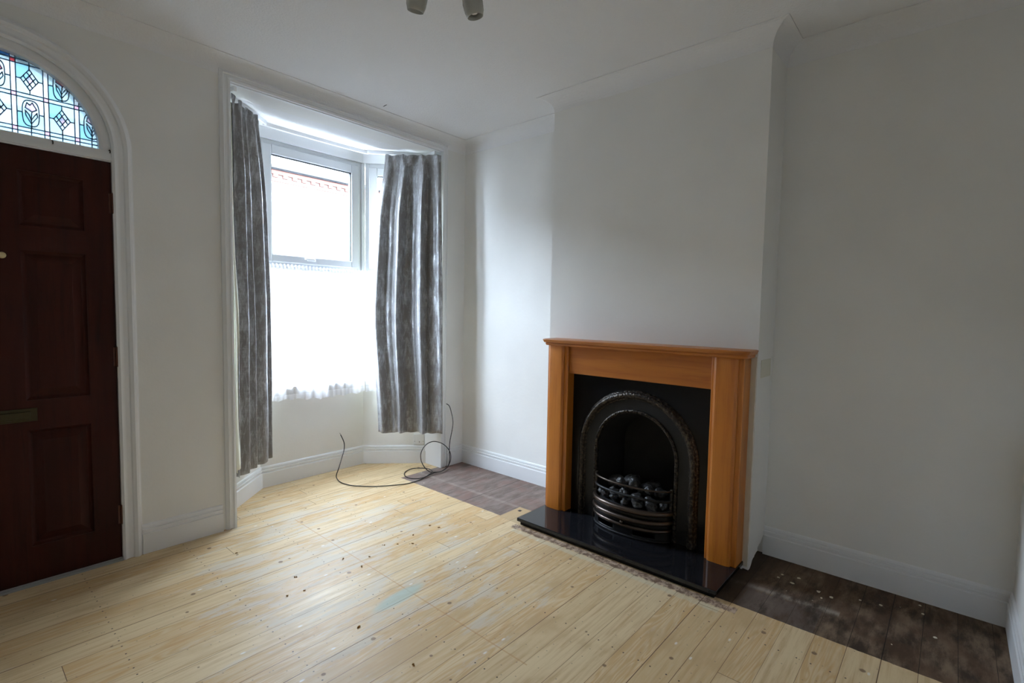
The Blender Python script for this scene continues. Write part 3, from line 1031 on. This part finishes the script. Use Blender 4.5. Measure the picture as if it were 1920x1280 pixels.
for k in range(58):
    Ltot = (.475 - zb0) * 2 + math.pi * .253
    s = (k + .5) / 58 * Ltot; l1 = .475 - zb0
    if s < l1: u_, v_, au, av = FY - .253, zb0 + s, 0, 1
    elif s > Ltot - l1: u_, v_, au, av = FY + .253, zb0 + Ltot - s, 0, 1
    else:
        th = (s - l1) / .253; u_, v_ = FY - .253 * math.cos(th), .475 + .253 * math.sin(th); au, av = math.sin(th), math.cos(th)
    nu_, nv_ = av, -au
    h1, h2 = .0045, .006
    q_ = []
    for sx in (-.331, -.322):
        for a1, a2 in ((-1, -1), (1, -1), (1, 1), (-1, 1)):
            f_ = .6 if sx == -.331 else 1
            q_.append(bm.verts.new((sx, u_ + (au * h1 * a1 + nu_ * h2 * a2) * f_, v_ + (av * h1 * a1 + nv_ * h2 * a2) * f_)))
    for f_ in ((0, 1, 2, 3), (0, 1, 5, 4), (1, 2, 6, 5), (2, 3, 7, 6), (3, 0, 4, 7)): bm.faces.new([q_[i_] for i_ in f_])
obj('beaded_inner_rim', bm, M['iron_rim'], ins, smooth=False)
bm = bmesh.new()
rows_ = arch_sweep(bm, [(.2395, -.306), (.236, -.29), (.205, -.05), (.0004, -.045)], FY, .475, zb0, PYZ)
box(bm, -.046, -.041, FY - .03, FY + .03, .05, .5)
box(bm, -.315, -.05, FY - .236, FY + .236, .0448, .052)
obj('firebox', bm, M['soot'], ins)


def bow(z, bulge, half=.236, x0=-.318, n=40, zc=None):
    return [(x0 - bulge * math.cos(-math.pi / 2 + math.pi * k / n), FY + half * math.sin(-math.pi / 2 + math.pi * k / n), z) for k in range(n + 1)]


for z, bl, rr, nm in ((.108, .120, .011, 'moulding'), (.152, .128, .015, 'moulding'), (.203, .128, .016, 'moulding')):
    bm = bmesh.new(); tube(bm, bow(z, bl), rr, 14); obj(nm, bm, M['iron_band'], ins, smooth=True)
bm = bmesh.new(); tube(bm, bow(.325, .100), .0055, 10); obj('top_rail', bm, M['iron_band'], ins, smooth=True)
bm = bmesh.new(); tube(bm, bow(.268, .090), .007, 10); obj('grate_bar', bm, M['iron'], ins, smooth=True)
for sy in (-1, 1):
    bm = bmesh.new(); box(bm, -.332, -.312, FY + sy * .236 - .008, FY + sy * .236 + .008, .19, .335)
    obj('rail_post', bm, M['iron_rim'], ins, bevel=.003)
bm = bmesh.new()      # ash pan cover with two vents, and the wall between the mouldings
def bowgrid(bm, z0_, z1_, bl0, bl1, skip=lambda s, z: False, nz=4, n=60):
    g_ = []
    for j in range(nz + 1):
        z = lerp(z0_, z1_, j / nz); g_.append([bm.verts.new(p) for p in bow(z, lerp(bl0, bl1, j / nz), n=n)])
    for j in range(nz):
        for k in range(n):
            s = (g_[j][k].co.y - FY + g_[j][k + 1].co.y - FY) / 2; z = (g_[j][k].co.z + g_[j + 1][k].co.z) / 2
            if skip(s, z): continue
            bm.faces.new((g_[j][k], g_[j][k + 1], g_[j + 1][k + 1], g_[j + 1][k]))
bowgrid(bm, .0448, .102, .108, .114, lambda s, z: (.065 < abs(s) < .175) and .062 < z < .090, 6)
o = obj('ash_pan_cover', bm, M['iron'], ins, smooth=True, solid=.004)
bm = bmesh.new(); bowgrid(bm, .10, .20, .112, .120); 
obj('fret', bm, M['iron'], ins, smooth=True, solid=.003)
bm = bmesh.new(); tube(bm, bow(.050, .116), .007, 10); obj('base_moulding', bm, M['iron'], ins, smooth=True)
bm = bmesh.new()      # coal tray
pts = bow(0, .105, half=.222, x0=-.312)
prism(bm, [(p[0], p[1]) for p in pts] + [(-.10, FY + .17), (-.10, FY - .17)], .185, .199)
obj('coal_tray', bm, M['soot'], ins)
bm = bmesh.new(); lathe(bm, [(.004, 0), (.004, .012), (.009, .016), (.0105, .021), (.008, .027), (.0, .029)], (-.432, FY - .005, .1285), (-1, 0, 0), 16)
obj('knob', bm, M['iron_band'], ins, smooth=True)

rnd = random.Random(21)
spots = [(-.375, -1.61, .226, .026), (-.396, -1.68, .228, .024), (-.41, -1.755, .224, .026), (-.405, -1.83, .226, .028), (-.39, -1.905, .224, .026), (-.34, -1.955, .228, .025),
         (-.33, -1.645, .238, .032), (-.335, -1.72, .245, .033), (-.335, -1.80, .242, .034), (-.33, -1.88, .236, .032),
         (-.25, -1.62, .275, .042), (-.25, -1.72, .290, .046), (-.25, -1.815, .268, .040), (-.245, -1.90, .262, .036), (-.16, -1.69, .270, .045), (-.16, -1.82, .262, .042),
         (-.345, -1.578, .236, .022), (-.318, -1.688, .303, .026), (-.312, -1.768, .312, .029), (-.31, -1.86, .296, .026)]
proto = None
for k, (cx_, cy_, cz_, cr_) in enumerate(spots):
    if k < 6: cx_ += .022
    bm = bmesh.new(); bmesh.ops.create_icosphere(bm, subdivisions=3, radius=1)
    sd = rnd.uniform(0, 100); sc_ = (rnd.uniform(.85, 1.15), rnd.uniform(.9, 1.25), rnd.uniform(.75, 1.0))
    for v in bm.verts:
        d_ = 1 + .35 * noise.noise(v.co * 1.3 + Vector((sd, 0, 0))) + .10 * noise.noise(v.co * 4 + Vector((0, sd, 0)))
        v.co = Vector((v.co.x * sc_[0], v.co.y * sc_[1], v.co.z * sc_[2])) * d_ * cr_
    o = obj('coal', bm, M['coal'], smooth=False); o.location = (cx_, cy_, cz_)
    nth = ['first', 'second', 'third', 'fourth', 'fifth', 'sixth']
    if k < 6: lb_ = 'black lump of coal in the front row of the grate, %s from the left' % nth[k]
    elif k < 10: lb_ = 'black lump of coal in the second row of the grate, %s from the left' % nth[k - 6]
    elif k < 14: lb_ = 'large grey black coal in the raised third row of the grate, %s from the left' % nth[k - 10]
    elif k < 16: lb_ = 'large coal at the very back of the grate, %s of the two' % ('left' if k == 14 else 'right')
    elif k == 16: lb_ = 'smallest lump of coal, wedged against the left rail post'
    else: lb_ = 'small coal perched on top of the heap, %s from the left' % nth[k - 17]
    tag(o, lb_, 'coal', 'coals in the fireplace basket')

# oak surround
su = empty('fire_surround', (-.33, FY, .0445)); tag(su, 'honey oak fire surround with mantel shelf and two legs', 'fireplace surround')
ZS = 1.088
for (ya, yb) in ((-1.334, -1.180), (-2.360, -2.204)):
    bm = bmesh.new()
    # base board with rounded outer edges, raised pilaster
    prism(bm, [(CX - .0005, ya), (-.372, ya), (-.376, ya + .004), (-.376, yb - .004), (-.372, yb), (CX - .0005, yb)], .0445, ZS)
    lg = obj('leg', bm, M['oak_v'], su)
    bm = bmesh.new()
    a_, b_ = ya + .024, yb - .014
    prism(bm, [(-.3755, a_), (-.383, a_ + .001), (-.388, a_ + .005), (-.392, a_ + .014), (-.393, a_ + .03), (-.393, b_ - .03), (-.392, b_ - .014), (-.388, b_ - .005), (-.383, b_ - .001), (-.3755, b_)], .0446, ZS)
    obj('pilaster', bm, M['oak_v'], lg)
obj('frieze', bx(-.362, -.312, -2.204, -1.334, .912, ZS), M['oak_h'], su, bevel=.003)
# mantel shelf: moulded edge, rounded front corners
def shelf_outline(ex):
    xf, ya, yb = -.405 - ex, -2.372 - ex, -1.176 + ex
    r = .022 + ex * .4; pts = [(CX - .0005, ya)]
    for k in range(7):
        a_ = math.pi / 2 * k / 6; pts.append((xf + r - r * math.sin(a_), ya + r - r * math.cos(a_)))
    for k in range(7):
        a_ = math.pi / 2 * k / 6; pts.append((xf + r - r * math.cos(a_), yb - r + r * math.sin(a_)))
    pts.append((CX - .0005, yb))
    return pts
bm = bmesh.new(); rr = []
for ex, z in ((-.012, 1.0795), (.0, 1.080), (.004, 1.084), (.006, 1.091), (.005, 1.097), (.012, 1.0975), (.014, 1.100), (.017, 1.107), (.020, 1.114), (.018, 1.118), (.010, 1.120)):
    rr.append([bm.verts.new((p[0], p[1], z)) for p in shelf_outline(ex)])
for a, b in zip(rr, rr[1:]):
    for k in range(len(a)): bm.faces.new((a[k], a[(k + 1) % len(a)], b[(k + 1) % len(a)], b[k]))
bm.faces.new(rr[0]); bm.faces.new(rr[-1])
obj('mantel_shelf', bm, M['oak_h'], su, bevel=.0)

# ================================================================== SMALL THINGS
# aerial cable
C1 = .1719
def cp(a, b, ax, val): return unproj(600 + a * C1, 740 + b * C1, ax, val)
Z_ = .0055
pts = [cp(225, 435, 1, .47), cp(262, 520, 1, .455), cp(262, 600, 1, .43), cp(240, 680, 1, .38), cp(208, 790, 1, .31), cp(180, 870, 2, .03), cp(185, 912, 2, Z_), cp(230, 955, 2, Z_), cp(330, 985, 2, Z_), cp(450, 995, 2, Z_),
       cp(600, 998, 2, Z_), cp(800, 985, 2, Z_), cp(950, 968, 2, Z_), cp(1080, 930, 2, Z_), cp(1180, 880, 2, Z_ + .002), cp(1250, 850, 2, Z_ + .002), cp(1340, 825, 2, Z_ + .004), cp(1395, 780, 1, -.075),
       cp(1425, 700, 1, -.07), cp(1412, 610, 1, -.065), cp(1340, 535, 1, -.06), cp(1240, 508, 1, -.06), cp(1155, 545, 1, -.06), cp(1103, 630, 1, -.06), cp(1105, 720, 1, -.065), cp(1145, 795, 1, -.08),
       cp(1200, 840, 2, .014), cp(1225, 830, 2, .012), cp(1180, 806, 2, .010), cp(1090, 798, 2, Z_ + .003), cp(1000, 806, 2, Z_), cp(930, 840, 2, Z_), cp(925, 880, 2, Z_), cp(980, 908, 2, Z_), cp(1070, 912, 2, Z_), cp(1150, 893, 2, Z_ + .004),
       cp(1220, 850, 2, .016), cp(1320, 832, 2, .016), cp(1395, 775, 1, -.085), cp(1412, 700, 1, -.085), cp(1410, 600, 1, -.08), cp(1418, 500, 1, -.07), cp(1438, 400, 1, -.06), cp(1450, 300, 1, -.052), cp(1437, 210, 1, -.045), cp(1412, 125, 1, -.040), cp(1380, 97, 1, -.036)]
cab = empty('aerial_cable', pts[11]); tag(cab, 'thin black aerial cable looped loosely on the bay floor beside the right curtain', 'cable')
bm = bmesh.new(); tube(bm, catmull(pts, 8), .0034, 8); obj('cable_sheath', bm, M['rubber'], cab, smooth=True)
bm = bmesh.new(); d_ = (pts[0] - pts[1]).normalized(); tube(bm, [pts[0], pts[0] + d_ * .016], .0022, 8)
e_ = obj('bare_end', bm, M['metal'], cab); e_['label'] = 'bare metal end'

# wall socket on the right angled bay wall
p0 = Vector((-.611, .55)); p1 = Vector((BR, WT)); t_ = (p1 - p0).normalized(); n_ = Vector((t_.y, -t_.x))
sk = empty('wall_socket', (-.29, .22, .155)); tag(sk, 'white square wall socket just above the skirting under the right curtain', 'socket')
def wallbox(c, hw, z0_, z1_, d0, d1, name, mat, bev=.002):
    bm = bmesh.new(); box(bm, -hw, hw, d0, d1, z0_, z1_)
    for v in bm.verts:
        p = Vector(c) + t_ * v.co.x + n_ * v.co.y; v.co = Vector((p.x, p.y, v.co.z))
    return obj(name, bm, mat, sk, bevel=bev)
sc_ = p0 + t_ * ((Vector((-.284, .225)) - p0).dot(t_))
wallbox(sc_, .044, .158, .246, .0, .010, 'face_plate', M['white'])
wallbox(sc_ + t_ * .004, .006, .175, .200, .010, .015, 'switch_rocker', M['white'], .001)
wallbox(sc_ + t_ * .004, .0025, .176, .184, .0151, .0156, 'indicator', M['dark'], 0)
wallbox(sc_ - t_ * .034, .002, .182, .186, .0101, .0106, 'screw', M['dark'], 0)
wallbox(sc_ + t_ * .034, .002, .182, .186, .0101, .0106, 'screw', M['dark'], 0)

# beige plate on the side of the chimney breast
bm = bmesh.new()
a = unproj(1428, 672, 1, CY2); b = unproj(1443, 700, 1, CY2)
box(bm, -.215, -.05, CY2 - .004, CY2, .975, 1.065)
tag(obj('blanking_plate', bm, M['plate'], bevel=.001), 'small beige blank plate on the right side of the chimney breast', 'wall plate')

# ceiling light with angled opal shades
LC = Vector((-1.72, -1.70, HC))
li = empty('ceiling_light', LC); tag(li, 'ceiling light with opal glass spot shades, cut off by the top edge', 'ceiling light')
bm = bmesh.new(); lathe(bm, [(.0, -.001), (.055, -.001), (.055, .012), (.045, .022), (.012, .028), (.010, .060), (.0, .062)], LC, (0, 0, -1), 28)
obj('ceiling_rose', bm, M['white'], li, smooth=True)
tips = [(unproj(891, 30, 2, 2.395), Vector((.22, -.10, -1))), (unproj(779, 20, 2, 2.395), Vector((.05, .30, -1)))]
for ang in (152, 224, 296):
    tips.append((LC + Vector((.16 * math.cos(R(ang)), .16 * math.sin(R(ang)), 2.41 - HC)), Vector((.3 * math.cos(R(ang)), .3 * math.sin(R(ang)), -1))))
for tp_, dr in tips:
    dr = dr.normalized(); top_ = tp_ - dr * .105
    bm = bmesh.new()
    tube(bm, catmull([LC + Vector((0, 0, -.055)), LC.lerp(top_, .45) + Vector((0, 0, -.045)), top_ - dr * .02 + Vector((0, 0, .0)), top_ - dr * .002], 8), .005, 8)
    arm = obj('arm', bm, M['white'], li, smooth=True)
    bm = bmesh.new(); lathe(bm, [(.012, 0), (.022, .004), (.034, .03), (.0385, .06), (.036, .09), (.030, .108), (.0275, .108), (.033, .088), (.035, .06), (.030, .03), (.012, .008)], top_, dr, 28)
    sh_ = obj('lamp_shade', bm, M['opal'], li, smooth=True)
    bm = bmesh.new(); lathe(bm, [(.008, .01), (.010, .04), (.022, .07), (.020, .088), (.010, .097), (.0, .099)], top_, dr, 20)
    obj('bulb', bm, M['bulb'], li, smooth=True)

# amber adhesive crumbs on the light boards
crumbs = [(643, 1048), (678, 1062), (719, 1022), (774, 1019), (775, 1003), (744, 1020), (673, 1176), (776, 1246), (572, 1107), (540, 1117), (555, 1082), (443, 1037), (806, 985), (823, 989), (693, 1043)]
ORD = ['leftmost', 'second from left', 'third from left', 'fourth from left', 'fifth from left', 'sixth from left', 'seventh from left', 'eighth from left',
       'ninth from left', 'tenth from left', 'eleventh from left', 'twelfth from left', 'thirteenth from left', 'second from right', 'rightmost']
crumbs.sort()
for k, (u_, v_) in enumerate(crumbs):
    p = unproj(u_, v_, 2, .0)
    bm = bmesh.new(); r_ = random.Random(k)
    for q_ in range(3):
        mm = Matrix.Translation((r_.uniform(-.005, .005), r_.uniform(-.005, .005), .002)) @ Matrix.Scale(r_.uniform(.0022, .0045), 4)
        bmesh.ops.create_icosphere(bm, subdivisions=1, radius=1, matrix=mm)
    for v in bm.verts: v.co += Vector((r_.uniform(-1, 1), r_.uniform(-1, 1), r_.uniform(-.5, .5))) * .0008; v.co.z = max(v.co.z, 0.0)
    o = obj('adhesive_crumb', bm, M['amber']); o.location = (p.x, p.y, .0)
    tag(o, 'tiny amber adhesive crumb on the pale floorboards, %s of the crumbs' % ORD[k], 'crumb', 'amber crumbs scattered on the pale boards')
flakes = [(1467, 1077), (1459, 1082), (1486, 1093), (1498, 1084), (1535, 1109), (1540, 1121), (1559, 1120), (1651, 1134), (1725, 1135), (1731, 1151), (1753, 1195), (1613, 1125)]
flakes.sort()
for k, (u_, v_) in enumerate(flakes):
    p = unproj(u_, v_, 2, .0); r_ = random.Random(k + 50)
    n_ = 7; s_ = r_.uniform(.005, .011)
    prt = [((s_ * r_.uniform(.6, 1.3)) * math.cos(6.283 * q_ / n_), (s_ * r_.uniform(.5, 1.1)) * math.sin(6.283 * q_ / n_)) for q_ in range(n_)]
    bm = bmesh.new(); prism(bm, prt, 0.0, .0012)
    o = obj('paint_flake', bm, M['flake']); o.location = (p.x, p.y, 0)
    tag(o, 'small cream paint flake on the dark right alcove boards, %s of the flakes' % (ORD[k] if k < 11 else 'rightmost'), 'paint flake', 'paint flakes on the dark right alcove boards')

# ================================================================== OUTSIDE
struct(obj('ground', bx(-14, 18, .9, 30, -.6, -.5), M['tarmac']))
hs = empty('terraced_house', (2.5, 9.2, -.5)); tag(hs, 'pale brick house across the street with a red dentil course under its eaves', 'house')
FYY = 9.0
obj('wall', bx(-12, 17, FYY, FYY + 6, -.5, 4.5), M['brick'], hs)
bm = bmesh.new()
box(bm, -12, 17, FYY - .05, FYY, 4.36, 4.47)
box(bm, -12, 17, FYY - .02, FYY, 4.20, 4.25)
x_ = -2.0
while x_ < 11:
    box(bm, x_, x_ + .115, FYY - .045, FYY, 4.29, 4.36); x_ += .23
obj('dentil_course', bm, M['redbrick'], hs)
bm = bmesh.new(); box(bm, -12, 17, FYY - .14, FYY - .02, 4.475, 4.56); obj('gutter', bm, M['gutter'], hs, bevel=.02)
bm = bmesh.new(); v = [bm.verts.new(p) for p in ((-12, FYY - .05, 4.55), (17, FYY - .05, 4.55), (17, FYY + 6, 5.6), (-12, FYY + 6, 5.6), (-12, FYY + 6, 4.45), (17, FYY + 6, 4.45), (-12, FYY - .05, 4.45), (17, FYY - .05, 4.45))]
for f_ in ((0, 1, 2, 3), (3, 2, 5, 4), (0, 6, 7, 1), (6, 7, 5, 4), (0, 3, 4, 6), (1, 2, 5, 7)): bm.faces.new([v[i_] for i_ in f_])
obj('roof', bm, M['slate'], hs)
